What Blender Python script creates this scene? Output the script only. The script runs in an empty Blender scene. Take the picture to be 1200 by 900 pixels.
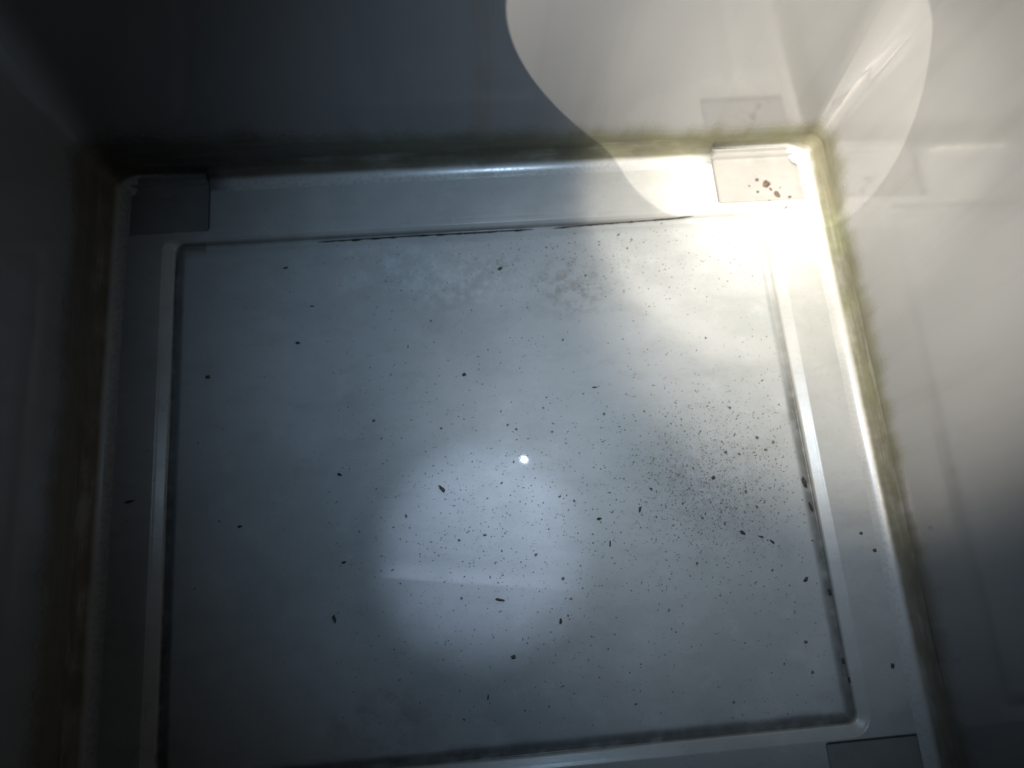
import bpy, bmesh, math, random
from mathutils import Vector, Matrix, noise

random.seed(11)
H = 0.5                                   # camera height above the floor panel, metres
sc = bpy.context.scene
col = sc.collection

# ------------------------------------------------------------------ camera geometry
RX = Vector((0.99558886, 0.06737502, -0.06529487))
RY = Vector((-0.08296871, 0.95715969, -0.2774194))
RZ = Vector((0.04380648, 0.2816131, 0.95852755))
F = 919.0


def floor_at(px, py, h=0.0):
    """photo pixel -> point on the horizontal plane z = h"""
    c = Vector(((px - 600) / F, -(py - 450) / F, -1.0))
    d = Vector((RX.dot(c), RY.dot(c), RZ.dot(c)))
    t = (h - H) / d.z
    return Vector((d.x * t, d.y * t, h))


# ------------------------------------------------------------------ helpers
def tag(o, label=None, cat=None, group=None, kind=None):
    if label: o['label'] = label
    if cat: o['category'] = cat
    if group: o['group'] = group
    if kind: o['kind'] = kind
    return o


def link(name, me, mat, parent=None):
    o = bpy.data.objects.new(name, me)
    if mat and not me.materials: me.materials.append(mat)
    col.objects.link(o)
    if parent: o.parent = parent
    return o


def nmat(name):
    m = bpy.data.materials.new(name); m.use_nodes = True
    nt = m.node_tree; nt.nodes.clear()
    out = nt.nodes.new('ShaderNodeOutputMaterial')
    p = nt.nodes.new('ShaderNodeBsdfPrincipled')
    nt.links.new(p.outputs[0], out.inputs[0])
    return m, nt, p


class NB:
    """small node builder"""
    def __init__(s, nt): s.nt = nt
    def new(s, t, **kw):
        n = s.nt.nodes.new(t)
        for k, v in kw.items(): setattr(n, k, v)
        return n
    def put(s, sock, v):
        if hasattr(v, 'is_output'): s.nt.links.new(v, sock)
        else: sock.default_value = v
    def math(s, op, a, b=0.0, clamp=False):
        n = s.new('ShaderNodeMath', operation=op, use_clamp=clamp)
        s.put(n.inputs[0], a); s.put(n.inputs[1], b); return n.outputs[0]
    def ramp(s, v, lo, hi, a=0.0, b=1.0, smooth=True):
        n = s.new('ShaderNodeMapRange', interpolation_type='SMOOTHSTEP' if smooth else 'LINEAR')
        s.put(n.inputs[0], v); s.put(n.inputs[1], lo); s.put(n.inputs[2], hi); s.put(n.inputs[3], a); s.put(n.inputs[4], b)
        return n.outputs[0]
    def mix(s, f, a, b):
        n = s.new('ShaderNodeMix', data_type='RGBA')
        s.put(n.inputs[0], f); s.put(n.inputs[6], a); s.put(n.inputs[7], b); return n.outputs[2]
    def pos(s, scale=(1, 1, 1), loc=(0, 0, 0)):
        g = s.new('ShaderNodeTexCoord')
        m = s.new('ShaderNodeMapping'); m.inputs['Scale'].default_value = scale; m.inputs['Location'].default_value = loc
        s.nt.links.new(g.outputs['Object'], m.inputs[0]); return m.outputs[0]
    def noise(s, vec, scale, detail=4.0, rough=0.55):
        n = s.new('ShaderNodeTexNoise'); s.put(n.inputs['Vector'], vec)
        n.inputs['Scale'].default_value = scale; n.inputs['Detail'].default_value = detail; n.inputs['Roughness'].default_value = rough
        return n.outputs['Fac']
    def blob(s, cx, cy, rx, ry):
        """soft elliptical stain centred at (cx, cy)"""
        p = s.pos((1 / rx, 1 / ry, 0), (-cx / rx, -cy / ry, 0))
        n = s.new('ShaderNodeVectorMath', operation='LENGTH'); s.nt.links.new(p, n.inputs[0])
        return s.ramp(n.outputs['Value'], 0.15, 1.0, 1.0, 0.0)


def rgb(r, g, b): return (r, g, b, 1.0)


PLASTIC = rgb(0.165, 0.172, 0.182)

# ------------------------------------------------------------------ materials
def floor_material(name, base, panel):
    m, nt, p = nmat(name); b = NB(nt)
    v = b.pos()
    n1 = b.noise(v, 9, 5, 0.6)
    n2 = b.noise(v, 55, 6, 0.65)
    n3 = b.noise(v, 420, 3, 0.6)
    c = b.mix(b.ramp(n1, 0.35, 0.7), base, rgb(base[0] * 0.80, base[1] * 0.82, base[2] * 0.81))
    c = b.mix(b.ramp(b.noise(b.pos((26, 60, 1), (2, 1, 0)), 1.0, 5, 0.65), 0.45, 0.72, 0, 0.4), c, rgb(base[0] * 0.72, base[1] * 0.72, base[2] * 0.70))
    c = b.mix(b.ramp(n2, 0.52, 0.75, 0, 0.35), c, rgb(base[0] * 1.18, base[1] * 1.18, base[2] * 1.18))
    c = b.mix(b.ramp(n3, 0.60, 0.72, 0, 0.28), c, rgb(0.16, 0.16, 0.15))
    if panel:
        # pale dried residue and a brown smudge, both with a ragged edge
        for (px, py, rx, ry, colr, amt, sc_) in (
                (480, 315, .075, .034, rgb(0.53, 0.555, 0.58), 0.5, 70), (545, 330, .07, .032, rgb(0.53, 0.555, 0.58), 0.45, 150),
                (668, 338, .042, .030, rgb(0.17, 0.155, 0.14), 0.6, 120), (590, 310, .018, .012, rgb(0.17, 0.16, 0.14), 0.6, 140),
                (830, 560, .075, .055, rgb(0.20, 0.185, 0.15), 0.38, 170), (850, 600, .05, .03, rgb(0.20, 0.19, 0.16), 0.32, 240),
                (450, 850, .05, .03, rgb(0.18, 0.17, 0.16), 0.55, 60), (560, 620, .08, .06, rgb(0.22, 0.22, 0.22), 0.10, 230)):
            q = floor_at(px, py)
            k = b.math('MULTIPLY', b.blob(q.x, q.y, rx, ry), b.ramp(b.noise(v, sc_, 5, 0.7), 0.42, 0.66, 0, amt))
            c = b.mix(k, c, colr)
        # long pale streak with one sharp edge
        qa, qb = floor_at(440, 676), floor_at(705, 694)
        dx_, dy_ = (qb - qa).normalized().x, (qb - qa).normalized().y
        tc = b.new('ShaderNodeTexCoord'); sp = b.new('ShaderNodeSeparateXYZ'); nt.links.new(tc.outputs['Object'], sp.inputs[0])
        xr = b.math('SUBTRACT', sp.outputs['X'], qa.x); yr = b.math('SUBTRACT', sp.outputs['Y'], qa.y)
        al = b.math('ADD', b.math('MULTIPLY', xr, dx_), b.math('MULTIPLY', yr, dy_))
        ac = b.math('SUBTRACT', b.math('MULTIPLY', yr, dx_), b.math('MULTIPLY', xr, dy_))
        L_ = (qb - qa).length
        k = b.math('MULTIPLY', b.ramp(ac, -0.0012, 0.0008), b.ramp(ac, 0.002, 0.013, 1, 0))
        k = b.math('MULTIPLY', k, b.math('MULTIPLY', b.ramp(al, -0.002, 0.012), b.ramp(al, L_ * 0.5, L_, 1, 0)))
        c = b.mix(b.math('MULTIPLY', k, b.ramp(n2, 0.3, 0.6, 0.25, 0.55)), c, rgb(0.56, 0.57, 0.59))
        # seam dirt and crease shade, painted together as one ragged mask on the mesh
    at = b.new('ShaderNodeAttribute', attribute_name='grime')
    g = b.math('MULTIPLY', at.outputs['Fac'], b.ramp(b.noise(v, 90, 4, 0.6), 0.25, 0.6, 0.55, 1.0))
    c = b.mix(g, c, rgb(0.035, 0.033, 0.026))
    nt.links.new(c, p.inputs['Base Color'])
    r = b.ramp(n2, 0.3, 0.75, 0.42, 0.47)
    if not panel: r = b.ramp(n2, 0.3, 0.75, 0.27, 0.35)
    nt.links.new(r, p.inputs['Roughness'])
    if panel:
        p.inputs['Coat Weight'].default_value = 0.008
        p.inputs['Coat Roughness'].default_value = 0.04
    # faint relief: moulding texture and fine scratches
    h = b.math('ADD', b.math('MULTIPLY', n3, 0.35), b.math('MULTIPLY', n2, 0.8))
    sv = b.pos((30, 900, 1)); sn = b.noise(sv, 1.0, 2, 0.5)
    h = b.math('ADD', h, b.math('MULTIPLY', sn, 0.12))
    bp = b.new('ShaderNodeBump'); bp.inputs['Strength'].default_value = 0.16; bp.inputs['Distance'].default_value = 0.0006
    nt.links.new(h, bp.inputs['Height'])
    nt.links.new(bp.outputs[0], p.inputs['Normal'])
    return m


def wall_material(cove=False):
    m, nt, p = nmat('grey_plastic_cove' if cove else 'grey_plastic_wall'); b = NB(nt)
    tc = b.new('ShaderNodeTexCoord'); sx = b.new('ShaderNodeSeparateXYZ'); nt.links.new(tc.outputs['Object'], sx.inputs[0])
    z = sx.outputs['Z']
    v = b.pos()
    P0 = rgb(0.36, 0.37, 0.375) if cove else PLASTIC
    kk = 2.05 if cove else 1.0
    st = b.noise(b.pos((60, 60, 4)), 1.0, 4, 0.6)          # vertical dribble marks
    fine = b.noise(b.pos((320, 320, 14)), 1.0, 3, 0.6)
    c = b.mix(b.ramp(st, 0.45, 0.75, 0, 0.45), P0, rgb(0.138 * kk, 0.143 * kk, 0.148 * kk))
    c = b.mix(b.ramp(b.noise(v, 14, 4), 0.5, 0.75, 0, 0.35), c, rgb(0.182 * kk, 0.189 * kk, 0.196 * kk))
    # brown dribble down the far wall
    dx = b.math('ABSOLUTE', b.math('SUBTRACT', sx.outputs['X'], 0.026))
    dr = b.math('MULTIPLY', b.ramp(dx, 0.002, 0.012, 1, 0), b.ramp(sx.outputs['Y'], 0.29, 0.30))
    c = b.mix(b.math('MULTIPLY', dr, b.ramp(fine, 0.3, 0.7, 0.2, 0.6)), c, rgb(0.15, 0.13, 0.10))
    # waterline scum: a soft olive film along the foot of the walls with a streaky upper edge
    lowf = b.noise(b.pos((16, 16, 3), (2, 5, 0)), 1.0, 3, 0.5)
    top = b.math('ADD', b.ramp(sx.outputs['X'], -0.23, 0.25, 0.050, 0.031), b.math('ADD', b.math('MULTIPLY', b.math('SUBTRACT', st, 0.5), 0.022), b.math('MULTIPLY', b.math('SUBTRACT', lowf, 0.5), 0.03)))
    zz = b.math('SUBTRACT', z, top)
    lines = b.noise(b.pos((9, 9, 260)), 1.0, 4, 0.6)         # tide lines running along the joint
    blot = b.noise(b.pos((55, 55, 90), (1, 7, 2)), 1.0, 5, 0.65)
    band = b.math('MULTIPLY', b.ramp(zz, -0.012, 0.010, 1, 0), b.ramp(z, 0.0062, 0.0090))
    band = b.math('MULTIPLY', band, b.ramp(b.math('ADD', b.math('MULTIPLY', lines, 0.6), b.math('MULTIPLY', blot, 0.4)), 0.36, 0.56, 0.72, 0.97))
    olive = b.mix(b.ramp(lowf, 0.42, 0.58), rgb(0.078, 0.087, 0.034), rgb(0.064, 0.064, 0.032))
    # the film is browner and darker on the near-left walls
    olive = b.mix(b.ramp(sx.outputs['X'], -0.23, 0.20), rgb(0.054, 0.047, 0.037), olive)
    olive = b.mix(b.ramp(sx.outputs['Y'], 0.20, 0.0, 0, 0.8), olive, rgb(0.085, 0.075, 0.056))
    olive = b.mix(b.ramp(lines, 0.50, 0.66, 0, 0.45), olive, rgb(0.125, 0.115, 0.08))
    c = b.mix(band, c, olive)
    tide = b.math('MULTIPLY', b.ramp(z, 0.0065, 0.0095), b.ramp(z, 0.016, 0.024, 1, 0))
    tide = b.math('MULTIPLY', tide, b.ramp(b.noise(b.pos((34, 34, 90), (5, 2, 1)), 1.0, 5, 0.6), 0.40, 0.60, 0.05, 0.75))
    tide = b.math('MULTIPLY', tide, b.ramp(sx.outputs['X'], 0.10, 0.22, 1.0, 0.45))
    c = b.mix(tide, c, rgb(0.045, 0.04, 0.024))
    nt.links.new(c, p.inputs['Base Color'])
    r = b.math('ADD', b.ramp(fine, 0.3, 0.7, *((0.24, 0.32) if cove else (0.075, 0.125))), b.math('MULTIPLY', band, 0.5))
    nt.links.new(r, p.inputs['Roughness'])
    p.inputs['Specular IOR Level'].default_value = 0.9
    bp = b.new('ShaderNodeBump'); bp.inputs['Strength'].default_value = 0.05; bp.inputs['Distance'].default_value = 0.0006
    h = b.math('ADD', b.noise(b.pos((120, 120, 6)), 1.0, 3), b.math('MULTIPLY', b.noise(v, 150, 3), 0.15))
    nt.links.new(h, bp.inputs['Height']); nt.links.new(bp.outputs[0], p.inputs['Normal'])
    return m


def dirt_material(name, c1, c2, rough=0.75):
    m, nt, p = nmat(name); b = NB(nt)
    n = b.noise(b.pos(), 900, 4, 0.65)
    nt.links.new(b.mix(b.ramp(n, 0.35, 0.7), c1, c2), p.inputs['Base Color'])
    p.inputs['Roughness'].default_value = rough
    return m


M_PANEL = floor_material('grey_plastic_panel', rgb(0.364, 0.382, 0.397), True)
M_BORDER = floor_material('grey_plastic_border', rgb(0.36, 0.37, 0.375), False)
M_POCKET = floor_material('grey_plastic_pocket', rgb(0.23, 0.23, 0.23), False)
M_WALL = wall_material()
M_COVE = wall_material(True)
M_CRUMB = dirt_material('dark_dirt', rgb(0.022, 0.019, 0.016), rgb(0.075, 0.062, 0.048))
M_SPECK = dirt_material('grey_brown_dirt', rgb(0.055, 0.05, 0.042), rgb(0.19, 0.17, 0.14))
M_BROWN = dirt_material('brown_dirt', rgb(0.035, 0.024, 0.017), rgb(0.10, 0.07, 0.045))
M_GRIME = dirt_material('black_grime', rgb(0.012, 0.011, 0.009), rgb(0.04, 0.036, 0.028))

# ------------------------------------------------------------------ container
X0, X1, Y0, Y1 = -0.2335, 0.2705, -0.1300, 0.3115        # inner faces of the walls
PX0, PX1, PY0, PY1 = -0.1880, 0.2230, -0.0810, 0.2590    # foot of the step round the panel
ZB = 0.005                                               # border height above the panel
COVE = 0.0145                                             # radius of the cove between border and wall
WALL_H = 0.43
CORNER = 0.022

box = bpy.data.objects.new('storage_container', None); col.objects.link(box)
box.empty_display_size = 0.05
tag(box, 'grey plastic storage container seen from above, dirty floor and olive scum along its wall feet', 'container')


def rr_dist(x, y, x0, x1, y0, y1, r):
    cx, cy = (x0 + x1) / 2, (y0 + y1) / 2
    qx = abs(x - cx) - (x1 - x0) / 2 + r
    qy = abs(y - cy) - (y1 - y0) / 2 + r
    return math.hypot(max(qx, 0), max(qy, 0)) + min(max(qx, qy), 0) - r


def ss(a, b, t):
    t = max(0.0, min(1.0, (t - a) / (b - a))); return t * t * (3 - 2 * t)


IN = 0.0125
PK_W, PK_L = 0.0685, 0.0
POCKETS = []
for sx in (0, 1):
    for sy in (0, 1):
        xa, xb = (X0 + IN, X0 + PK_W) if sx == 0 else (X1 - (0.0775 if sy else 0.070), X1 - IN)
        ya, yb = (PY1 + 0.0085, Y1 - 0.0012) if sy else (Y0 + 0.0012, PY0 - 0.0090)
        POCKETS.append((xa, xb, ya, yb, sx, sy))
PK_D = 0.0032


def height(x, y):
    d = rr_dist(x, y, PX0, PX1, PY0, PY1, 0.006)
    pk = False
    wob = 0.0006 * noise.noise((x * 9, y * 9, 1.7))
    if d < -0.007: z = wob
    elif d < 0:
        z = wob - 0.0013 * ss(-0.007, -0.0022, d)
    else:
        cw = 0.0075 - 0.0045 * max(0.0, min(1.0, (y - PY1) / max(d, 0.0005)))
        z = -0.0013 + (ZB + 0.0013) * (0.50 * ss(0, 0.0009, d) + 0.50 * max(0.0, min(1.0, d / cw)) - 0.03 * ss(0.0055, 0.0075, d) + 0.03 * ss(0.006, 0.0085, d)) if d < 0.0085 else ZB
    if d > 0.0062:
        pk = False
        for xa, xb, ya, yb, sx, sy in POCKETS:
            e = rr_dist(x, y, xa, xb, ya, yb, 0.0015)
            if e < 0.0008:
                pk = True
                z -= PK_D * ss(0.0008, -0.0016, e)
                if e < 0:      # low moulded rib just in front of the wall
                    f = (Y1 - 0.0062 - y) if sy else (y - Y0 - 0.0062)
                    z += 0.0035 * math.exp(-(f / 0.0012) ** 2) * ss(0, -0.002, e)
    # tucked under the cove
    e = rr_dist(x, y, X0 + COVE, X1 - COVE, Y0 + COVE, Y1 - COVE, 0.003)
    if e > 0.004 and not pk: z -= 0.004 * ss(0.004, 0.008, e)
    return z


def axis(lo, hi, feats, fine, coarse, reach):
    out = [lo]
    t = lo
    while t < hi:
        near = min(abs(t - f) for f in feats)
        t += fine if near < reach else coarse
        out.append(min(t, hi))
    return out


fx = [PX0, PX1] + [p[0] for p in POCKETS] + [p[1] for p in POCKETS]
fy = [PY0, PY1] + [p[2] for p in POCKETS] + [p[3] for p in POCKETS]
gx = axis(X0 + 0.006, X1 - 0.006, fx, 0.0006, 0.005, 0.0095)
gy = axis(Y0 + 0.0004, Y1 - 0.0004, fy, 0.0006, 0.005, 0.0095)


def region(x, y):
    d = rr_dist(x, y, PX0, PX1, PY0, PY1, 0.006)
    if d < -0.0004: return 'panel'
    for i, (xa, xb, ya, yb, sx, sy) in enumerate(POCKETS):
        if rr_dist(x, y, xa, xb, ya, yb, 0.0015) < 0.0004: return i
    return 'border'


def grime_shade_at(x, y):
    """painted seam darkness round the panel: packed dirt plus crease shade"""
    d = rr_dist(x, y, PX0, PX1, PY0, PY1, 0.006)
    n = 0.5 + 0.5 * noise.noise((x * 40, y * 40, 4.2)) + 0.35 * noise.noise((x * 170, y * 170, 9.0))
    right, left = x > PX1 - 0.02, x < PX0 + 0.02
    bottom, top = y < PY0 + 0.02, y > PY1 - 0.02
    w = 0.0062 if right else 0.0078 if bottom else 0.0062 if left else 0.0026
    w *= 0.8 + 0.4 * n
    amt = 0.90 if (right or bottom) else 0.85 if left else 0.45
    if right: amt *= 0.06 + 0.94 * ss(0.24, 0.10, y); w *= 0.35 + 0.65 * ss(0.24, 0.10, y)  # painted seam fades out towards the glare of the lit corner
    if top: amt *= 0.25 + 0.75 * ss(0.20, 0.02, x)  # same painted glare fade along the back seam
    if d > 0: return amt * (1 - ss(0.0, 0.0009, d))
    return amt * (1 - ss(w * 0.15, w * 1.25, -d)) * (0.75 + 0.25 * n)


nx, ny = len(gx), len(gy)
ZG = [[height(x, y) for y in gy] for x in gx]


def normal(i, j):
    x, y = gx[i], gy[j]; e = 0.0002
    return Vector((height(x - e, y) - height(x + e, y), height(x, y - e) - height(x, y + e), 2 * e)).normalized()


groups = {}
for i in range(nx - 1):
    for j in range(ny - 1):
        groups.setdefault(region((gx[i] + gx[i + 1]) / 2, (gy[j] + gy[j + 1]) / 2), []).append((i, j))


def floor_piece(name, cells, mat):
    idx, vs, ns, gr, fs = {}, [], [], [], []
    def vid(i, j):
        k = (i, j)
        if k not in idx:
            idx[k] = len(vs); vs.append((gx[i], gy[j], ZG[i][j])); ns.append(normal(i, j)); gr.append(grime_shade_at(gx[i], gy[j]))
        return idx[k]
    for i, j in cells: fs.append((vid(i, j), vid(i + 1, j), vid(i + 1, j + 1), vid(i, j + 1)))
    me = bpy.data.meshes.new(name); me.from_pydata(vs, [], fs)
    me.polygons.foreach_set('use_smooth', [True] * len(fs))
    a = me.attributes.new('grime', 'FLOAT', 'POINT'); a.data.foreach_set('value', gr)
    me.update(); me.normals_split_custom_set_from_vertices(ns)
    return link(name, me, mat, box)


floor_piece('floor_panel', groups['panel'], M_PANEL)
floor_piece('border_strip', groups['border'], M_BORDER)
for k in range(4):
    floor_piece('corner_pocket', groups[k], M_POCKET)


# walls and cove: rings of a rounded rectangle that shrink towards the floor
_pe = [X0 + .0205, POCKETS[0][1] - .0004, POCKETS[0][1] + .0006, POCKETS[3][0] - .0006, POCKETS[3][0] + .0004, X1 - .0205]
XS = sorted(_pe + [_pe[2] + (_pe[3] - _pe[2]) * k / 22 for k in range(1, 22)])
assert len(XS) == 27


def corner_radius(z):
    return min(0.026, 0.0095 + 0.13 * max(0.0, z - 0.02))


def ring(inset, n=14, straight=28, z=0.0):
    x0, x1, y0, y1 = X0 + inset, X1 - inset, Y0 + inset, Y1 - inset
    r = max(corner_radius(z) - inset, 0.003)
    cs = [(x1 - r, y0 + r, -90), (x1 - r, y1 - r, 0), (x0 + r, y1 - r, 90), (x0 + r, y0 + r, 180)]
    pts = []
    for q, (cx, cy, a0) in enumerate(cs):
        for k in range(n + 1):
            a = math.radians(a0 + 90 * k / n); pts.append((cx + r * math.cos(a), cy + r * math.sin(a)))
        nxc = cs[(q + 1) % 4]; a = math.radians(a0 + 90)
        p0 = pts[-1]; b = math.radians(nxc[2]); p1 = (nxc[0] + r * math.cos(b), nxc[1] + r * math.sin(b))
        if q % 2:                                   # far and near sides: extra points at the pocket ends
            xs = XS if p1[0] > p0[0] else XS[::-1]
            lo, hi = min(p0[0], p1[0]) + .0004, max(p0[0], p1[0]) - .0004
            for x in xs: pts.append((max(lo, min(hi, x)), p0[1]))
        else:
            for k in range(1, straight):
                t = k / straight; pts.append((p0[0] + (p1[0] - p0[0]) * t, p0[1] + (p1[1] - p0[1]) * t))
    return pts


NC, NS = 14, 28
PER = NC + NS


def strip(name, prof, segs, mat, closed, smooth_wob=0.0, cut=False):
    """sweep the profile [(inset, z)...] along the ring segments segs"""
    vs, fs = [], []
    cols = list(segs)
    for ins, z in prof:
        rp = ring(ins, NC, NS, z)
        for s in cols:
            x, y = rp[s % len(rp)]; zv = z
            if cut and abs(y - (Y0 + Y1) / 2) > (Y1 - Y0) / 2 - 0.02 and (XS[0] - .0002 < x < XS[1] + .0001 or XS[-2] - .0001 < x < XS[-1] + .0002):
                y = Y1 - 0.0012 * ins / COVE if y > 0 else Y0 + 0.0012 * ins / COVE
                zv = z - (PK_D + 0.002) * min(1.0, ins / (0.4 * COVE))
            w = smooth_wob * noise.noise((x * 14, y * 14, z * 9))
            vs.append((x + w, y + w, zv))
    n = len(cols); m = len(prof)
    for r in range(m - 1):
        for c in range(n if closed else n - 1):
            c2 = (c + 1) % n
            fs.append((r * n + c, r * n + c2, (r + 1) * n + c2, (r + 1) * n + c))
    me = bpy.data.meshes.new(name); me.from_pydata(vs, [], fs)
    me.polygons.foreach_set('use_smooth', [True] * len(fs)); me.update()
    bm = bmesh.new(); bm.from_mesh(me); bmesh.ops.reverse_faces(bm, faces=bm.faces); bm.to_mesh(me); bm.free()
    return link(name, me, mat, box)


zt = ZB + COVE
cove = []
for k in range(0, 11):
    a = math.pi / 2 * k / 10
    cove.append((COVE * (1 - math.sin(a)), ZB + COVE * (1 - math.cos(a))))
total = 4 * PER
strip('coved_edge', cove, range(total), M_COVE, True, 0.0, True)
prof_wall = [(0, zt), (-0.0002, zt + .004), (-0.0004, zt + .012)] + [(-0.0004 - 0.0004 * k, zt + .012 + (WALL_H - zt - .012) * k / 14) for k in range(1, 15)]
# each wall runs from corner middle to corner middle; the rim and outer skin follow its top
top_in = prof_wall[-1][0]
prof_rim = [(top_in, WALL_H), (top_in - .001, WALL_H + .003), (top_in - .004, WALL_H + .004), (top_in - .022, WALL_H + .004), (top_in - .024, WALL_H + .002),
            (top_in - .024, WALL_H - .014), (top_in - .0215, WALL_H - .014), (top_in - .0215, WALL_H), (top_in - .004, WALL_H)]
prof_out = [(top_in - .004, WALL_H), (-0.004, 0.02), (-0.002, -0.006), (0.004, -0.009), (0.03, -0.009)]
start = NC // 2
for q in range(4):
    seg = range(q * PER + start, (q + 1) * PER + start + 1)
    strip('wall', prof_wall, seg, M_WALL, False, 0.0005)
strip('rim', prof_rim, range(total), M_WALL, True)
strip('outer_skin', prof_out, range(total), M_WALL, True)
me = bpy.data.meshes.new('underside'); me.from_pydata([(X0 + .02, Y0 + .02, -.0092), (X1 - .02, Y0 + .02, -.0092), (X1 - .02, Y1 - .02, -.0092), (X0 + .02, Y1 - .02, -.0092)], [], [(3, 2, 1, 0)])
link('underside', me, M_WALL, box)

# ------------------------------------------------------------------ loose dirt
def crumb_mesh(name, seed, lx, ly, lz, sub=2, bend=0.0, rough=0.6):
    bm = bmesh.new(); bmesh.ops.create_icosphere(bm, subdivisions=sub, radius=1.0)
    for v in bm.verts:
        n = noise.noise(v.co * 1.3 + Vector((seed * 7.1, seed * 3.3, 0))) + 0.5 * noise.noise(v.co * 3.1 + Vector((0, seed * 5.7, seed)))
        v.co *= 1 + rough * n
        v.co.x *= lx / 2; v.co.y *= ly / 2; v.co.z *= lz / 2
        v.co.y += bend * (v.co.x / (lx / 2)) ** 2 * lx
        v.co.z = max(v.co.z, -lz * 0.28)
    lo = min(v.co.z for v in bm.verts)
    for v in bm.verts: v.co.z -= lo
    me = bpy.data.meshes.new(name); bm.to_mesh(me); bm.free()
    return me


MM = 0.001
SHAPES = [crumb_mesh('crumb', k, *s) for k, s in enumerate([
    (1, 0.85, 0.6), (1, 0.6, 0.5), (1, 0.45, 0.4), (1, 0.3, 0.3), (1, 0.9, 0.45), (1, 0.7, 0.6), (1, 0.22, 0.2), (1, 0.5, 0.3)])]
SMALL = [me.copy() for me in SHAPES]
for me in SHAPES: me.materials.append(M_CRUMB)
for me in SMALL: me.materials.append(M_SPECK)


def set_on_floor(o, p, rz):
    o.location = (p.x, p.y, height(p.x, p.y) - 0.00003)
    o.rotation_euler = (0, 0, rz)


def crumb_at(px, py, size, shape, ang, label=None, cat='crumb', group=None, name='dirt_crumb', mat=None):
    """size in millimetres; ang is the heading of its long side"""
    p = floor_at(px, py); p = floor_at(px, py, height(p.x, p.y))
    me = (SMALL if name == 'dirt_speck' else SHAPES)[shape]
    if mat: me = me.copy(); me.materials.clear(); me.materials.append(mat)
    o = link(name, me, None)
    o.scale = (size * 0.80 * MM, size * 0.72 * MM, size * 0.6 * MM)
    set_on_floor(o, p, math.radians(ang))
    tag(o, label, cat, group)
    return o


# the ones that stand out, each with its own look or place
NOTABLE = [
    (518, 573, 7.0, 2, -55, 'long black crumb with a split tail beside the pale pool of light'),
    (392, 725, 6.0, 2, 100, 'black upright sliver alone on the dark lower left of the floor panel'),
    (586, 703, 7.5, 3, -12, 'long jagged black flake below the faint streak in the pool of light'),
    (544, 439, 3.4, 0, 20, 'round dark crumb alone above the bright reflection'),
    (349, 402, 4.0, 1, -10, 'dark crumb alone between the left seam and the pale residue'),
    (586, 315, 4.6, 1, 30, 'black crumb at the lower edge of the whitish residue near the back seam'),
    (715, 637, 5.0, 3, 85, 'thin upright black sliver right of the pale pool of light'),
    (702, 608, 3.8, 1, 5, 'dark crumb just above the thin upright sliver'),
    (657, 728, 4.2, 1, 80, 'black upright crumb at the lower right edge of the pool of light'),
    (602, 770, 3.6, 0, 0, 'smooth dark crumb below the pool of light'),
    (572, 817, 4.0, 3, 80, 'thin dark sliver alone on the floor near the front seam'),
    (870, 624, 4.6, 1, -40, 'black crumb left of the joined pair on the right of the floor panel'),
    (892, 629, 4.0, 2, -20, 'upper crumb of the joined dark pair near the right seam'),
    (905, 635, 4.6, 2, -50, 'lower crumb of the joined dark pair near the right seam'),
    (750, 597, 5.0, 2, 65, 'slanting dark sliver at the left of the crowded crumbs'),
    (836, 560, 3.6, 0, 10, 'roundest black crumb in the middle of the crowded crumbs'),
    (944, 679, 4.8, 1, 40, 'black crumb beside the right seam of the floor panel'),
    (1025, 645, 3.3, 0, 0, 'larger dark crumb on the right border strip, upper part'),
    (1009, 625, 2.8, 0, 0, 'faint small crumb on the right border strip above the larger one'),
    (1046, 780, 3.6, 0, 60, 'dark crumb on the right border strip near the front corner'),
    (152, 588, 7.5, 3, 12, 'long thin black fibre lying on the left border strip'),
    (80, 699, 4.0, 3, 0, 'short dark flake at the foot of the left wall'),
    (244, 442, 3.8, 0, 0, 'dark crumb nearest the left seam of the floor panel'),
    (281, 617, 3.6, 1, 0, 'dark crumb on the shaded left side of the floor panel'),
    (403, 659, 3.4, 1, 10, 'small black crumb just left of the pale pool of light'),
    (697, 454, 4.6, 3, 3, 'short dark dash lying on the bare middle of the floor'),
    (398, 556, 4.0, 1, -30, 'dark crumb left of the long black crumb on the floor panel'),
    (366, 359, 4.0, 3, -5, 'flat dark flake left of the whitish residue'),
    (335, 314, 4.4, 2, 5, 'flat dark flake under the back seam at far left'),
]
for px, py, s, sh, a, lab in NOTABLE:
    crumb_at(px, py, s, sh, a, lab, group='crumbs that stand out on the floor')

# brown clods in the bright far pocket
for px, py, s, sh, a, lab in [
        (898, 216, 7.6, 0, 40, 'largest brown clod in the brightly lit corner pocket'),
        (910, 228, 7.2, 1, -60, 'brown clod just below the largest one in the lit corner pocket'),
        (887, 211, 3.6, 0, 0, 'small brown crumb left of the largest clod in the lit pocket'),
        (888, 225, 2.8, 0, 0, 'tiny brown crumb below and left of the largest lit pocket clod'),
        (925, 231, 3.8, 1, 10, 'small brown crumb at the right of the lit pocket clods'),
        (903, 222, 3.6, 1, 120, 'small brown crumb between the two largest clods in the lit pocket'),
        (914, 220, 2.4, 2, 30, 'tiny brown crumb upper right of the two largest lit pocket clods'),
        (901, 236, 2.2, 4, 0, 'tiny brown crumb under the second largest clod in the lit pocket'),
        (878, 218, 2.0, 0, 0, 'tiny brown crumb leftmost of the lit pocket clods'),
        (921, 243, 5.0, 3, 45, 'thin slanting brown crumb below the lit pocket clods')]:
    crumb_at(px, py, s, sh, a, lab, 'clod', 'brown clods in the lit corner pocket', 'dirt_clod', M_BROWN)

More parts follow.
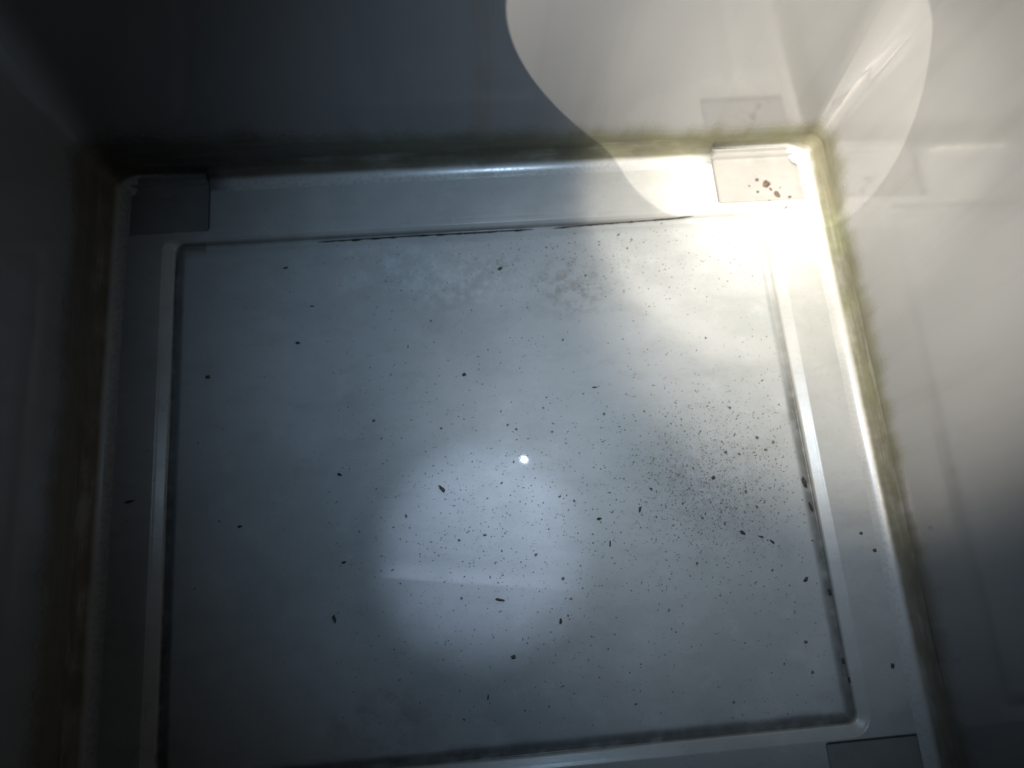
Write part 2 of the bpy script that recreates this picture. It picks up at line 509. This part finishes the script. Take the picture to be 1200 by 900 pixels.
# lumps caught in the right-hand seam
for px, py, s, sh, a, lab in [
        (942, 565, 9.0, 2, 100, 'thick black lump of grime in the right seam, upper one'),
        (950, 594, 8.0, 3, 105, 'long black lump of grime in the right seam below the thick one'),
        (972, 694, 5.0, 1, 100, 'black lump of grime in the right seam, halfway down'),
        (991, 775, 4.5, 1, 100, 'dark lump of grime in the right seam near its front end'),
        (997, 797, 4.0, 1, 95, 'dark lump of grime in the right seam closest to the front corner')]:
    crumb_at(px, py, s, sh, a, lab, 'grime lump', 'grime lumps in the right seam', 'grime_lump', M_GRIME)


def grime_line(pts, w, label, seed):
    """ragged low ridge of packed dirt along a seam, pts are photo pixels"""
    rnd = random.Random(seed)
    ps = []
    for (a, b) in zip(pts, pts[1:]):
        n = max(2, int(abs(b[0] - a[0]) / 2.5))
        for k in range(n): t = k / n; ps.append((a[0] + (b[0] - a[0]) * t, a[1] + (b[1] - a[1]) * t))
    ps.append(pts[-1])
    vs, fs = [], []
    N = len(ps)
    for i, (px, py) in enumerate(ps):
        p = floor_at(px, py)
        env = min(1.0, i / 4, (N - 1 - i) / 4)
        hw = w * (1.0 if px < 645 else 1.25 - 0.95 * min(1.0, (px - 645) / 150)) * (0.2 + 0.8 * env) * max(0.06, 0.6 + 1.1 * noise.noise((px * 0.09, seed, 0)) + 0.4 * rnd.uniform(-1, 1))
        for k in range(5):
            o = (k - 2) / 2
            y = p.y + o * hw + 0.25 * w * noise.noise((px * 0.05, 3, seed))
            vs.append((p.x, y, height(p.x, y) + (0.0011 if abs(o) < 0.4 else 0.0007 if abs(o) < 0.8 else -0.0002) * (0.4 + env)))
    for i in range(N - 1):
        for k in range(4):
            fs.append((i * 5 + k, (i + 1) * 5 + k, (i + 1) * 5 + k + 1, i * 5 + k + 1))
    me = bpy.data.meshes.new('grime_streak'); me.from_pydata(vs, [], fs)
    o = link('grime_streak', me, M_GRIME)
    return tag(o, label, 'grime streak', 'grime streaks in the back seam')


grime_line([(372, 283), (480, 276), (560, 272), (626, 268)], 0.0008, 'long thin black streak of grime in the back seam, left of the gap', 3)
grime_line([(648, 267), (700, 262.5), (760, 258.5), (812, 255)], 0.0006, 'black streak of grime in the back seam running towards the lit corner', 7)

# countable small specks
SPECK = [(340, 342, 2.2), (232, 519, 2.4), (262, 503, 2.2), (310, 442, 2), (505, 376, 3), (458, 439, 2.6), (561, 433, 2.4), (572, 410, 2.6), (438, 493, 3.4), (447, 514, 2.4),
         (517, 502, 2.4), (587, 482, 2.8), (595, 498, 2.4), (605, 503, 2.6), (647, 506, 2.4), (708, 485, 3), (588, 566, 3), (508, 546, 2.4), (571, 584, 2.8), (656, 582, 3),
         (673, 587, 2.8), (686, 323, 2.8), (731, 341, 2.8), (785, 350, 2.4), (780, 488, 2.6), (755, 482, 2.6), (726, 500, 2.4), (827, 396, 2.6), (893, 446, 3.4), (855, 478, 3.2),
         (863, 491, 3), (887, 513, 4), (906, 518, 3.4), (897, 527, 3.4), (866, 532, 3.2), (850, 530, 3.8), (874, 576, 4), (887, 594, 3.8), (823, 607, 3.8), (849, 614, 3.6),
         (817, 660, 3), (905, 668, 3), (944, 752, 3.6), (919, 778, 3.2), (952, 788, 3.2), (860, 823, 2.6), (257, 611, 2.4), (228, 690, 2.6), (538, 633, 2.8), (568, 627, 4),
         (669, 702, 3.2), (460, 668, 3), (541, 701, 2.6), (581, 659, 2.6), (628, 650, 3.2), (660, 678, 3.4), (784, 715, 3), (745, 825, 3), (476, 605, 3), (763, 573, 4),
         (725, 275, 3), (740, 281, 2.8), (735, 291, 2.4), (775, 262, 2.6), (702, 287, 2.4), (667, 285, 2.6), (640, 290, 2.8), (800, 590, 3), (812, 548, 2.6), (796, 556, 2.4)]
SPL = 'tiny dark speck of dirt among the many scattered over the floor panel'
for px, py, s in SPECK:
    crumb_at(px, py, s * 0.78, random.choice([0, 1, 1, 2, 4, 5, 7]), random.uniform(0, 360), SPL, 'speck', 'dirt specks scattered over the floor panel', 'dirt_speck')


def scatter(n, smin, smax):
    out = []
    while len(out) < n:
        r = random.random()
        if r < 0.42: px, py = random.gauss(835, 62), random.gauss(560, 58)
        elif r < 0.58: px, py = random.gauss(600, 90), random.gauss(610, 75)
        elif r < 0.70: px, py = random.gauss(660, 110), random.gauss(300, 28)
        else: px, py = random.uniform(380, 990), random.uniform(270, 850)
        p = floor_at(px, py)
        if rr_dist(p.x, p.y, PX0, PX1, PY0, PY1, 0.006) < -0.006:
            out.append((px, py, smin + (smax - smin) * random.random() ** 2.2))
    return out


for px, py, s in scatter(190, 1.0, 2.6):
    crumb_at(px, py, s, random.choice([1, 2, 2, 3, 3, 6, 6, 7]), random.choice([0, 90, 10, 80, 45, random.uniform(0, 360)]), SPL, 'speck', 'dirt specks scattered over the floor panel', 'dirt_speck')

# dust too fine to count
vs, fs = [], []
for px, py, s in scatter(6500, 0.40, 1.35):
    p = floor_at(px, py); z = height(p.x, p.y); a = random.uniform(0, 6.283); l = s * MM / 2; w = l * random.uniform(0.35, 0.9)
    b0 = len(vs)
    for k in range(5):
        t = a + k * 1.2566; q = random.uniform(0.7, 1.2)
        dx, dy = l * q * math.cos(t), w * q * math.sin(t)
        vs.append((p.x + dx * math.cos(a) - dy * math.sin(a), p.y + dx * math.sin(a) + dy * math.cos(a), z + 0.00002))
    vs.append((p.x, p.y, z + w * 0.7))
    for k in range(5): fs.append((b0 + k, b0 + (k + 1) % 5, b0 + 5))
me = bpy.data.meshes.new('fine_dust'); me.from_pydata(vs, [], fs)
tag(link('fine_dust', me, dirt_material('dust', rgb(0.06, 0.055, 0.045), rgb(0.14, 0.13, 0.11))), 'fine dark dust sprinkled over the floor panel', 'dust', kind='stuff')

# ------------------------------------------------------------------ light
def spot(name, loc, aim, half, blend, energy, colr, radius):
    l = bpy.data.lights.new(name, 'SPOT'); l.spot_size = 2 * math.radians(half); l.spot_blend = blend
    l.energy = energy; l.color = colr; l.shadow_soft_size = radius
    o = bpy.data.objects.new(name, l); col.objects.link(o)
    o.location = loc
    o.rotation_euler = (Vector(aim) - Vector(loc)).to_track_quat('-Z', 'Y').to_euler()
    return o


LA = Vector((-0.392, 0.15, 0.73)) * H
WARM = (1.0, 0.89, 0.74); WARM2 = (1.0, 0.87, 0.69); COOL = (0.52, 0.75, 1.0); COOL2 = (0.64, 0.76, 1.0)
spot('torch_beam', LA, LA + Vector((0.72, 0.455, -0.522)), 11.3, 0.02, 15.5, WARM, 0.0008)
spot('bounce_fill', (0.02, 0.10, 0.56), (0.234, 0.280, 0.0), 13.4, 0.32, 9.0, WARM2, 0.01)  # added lamp standing in for the beam bounced off the far wall
spot('corner_fill', (0.10, 0.20, 0.60), (0.243, 0.290, 0.0), 10.5, 1.0, 26.0, WARM, 0.01)  # added lamp that whitens the middle of the lit corner
spot('wall_fill', (-0.12, 0.06, 0.46), (0.270, 0.220, 0.085), 23.0, 1.0, 28.0, WARM2, 0.01)  # added fill lamp for the beam's reflection on the right wall
spot('floor_fill', (0.0729, 0.1916, 0.5338), (0.165, 0.130, 0.0), 25.0, 1.0, 2.6, (1.0, 0.95, 0.86), 0.001)  # added warm fill over the right of the floor, no separate source
LC = Vector((0.1375, 0.3615, 0.95)) * H
spot('phone_lamp', LC, floor_at(568, 640), 8.7, 0.8, 3.3, COOL2, 0.0006)
spot('phone_spill', LC + Vector((0.0006, 0, 0)), (0.125, 0.180, 0.0), 42, 1.0, 3.7, COOL, 0.0006)

w = bpy.data.worlds.new('World'); sc.world = w; w.use_nodes = True
bg = w.node_tree.nodes['Background']; bg.inputs[0].default_value = (0.30, 0.55, 1.0, 1); bg.inputs[1].default_value = 0.007

# ------------------------------------------------------------------ camera
cam = bpy.data.cameras.new('Camera'); co = bpy.data.objects.new('Camera', cam); col.objects.link(co)
cam.sensor_width = 36; cam.lens = 36 * F / 1200; cam.clip_start = 0.01; cam.clip_end = 50
m = Matrix((RX, RY, RZ)).to_4x4(); m.translation = (0, 0, H); co.matrix_world = m
cam.dof.use_dof = True; cam.dof.focus_distance = 0.46; cam.dof.aperture_fstop = 5.0
sc.camera = co
sc.view_settings.view_transform = 'Standard'; sc.view_settings.look = 'None'
sc.view_settings.exposure = 0; sc.view_settings.gamma = 1
sc.cycles.use_denoising = True
sc.cycles.max_bounces = 10; sc.cycles.diffuse_bounces = 6; sc.cycles.glossy_bounces = 6
sc.cycles.sample_clamp_indirect = 6.0
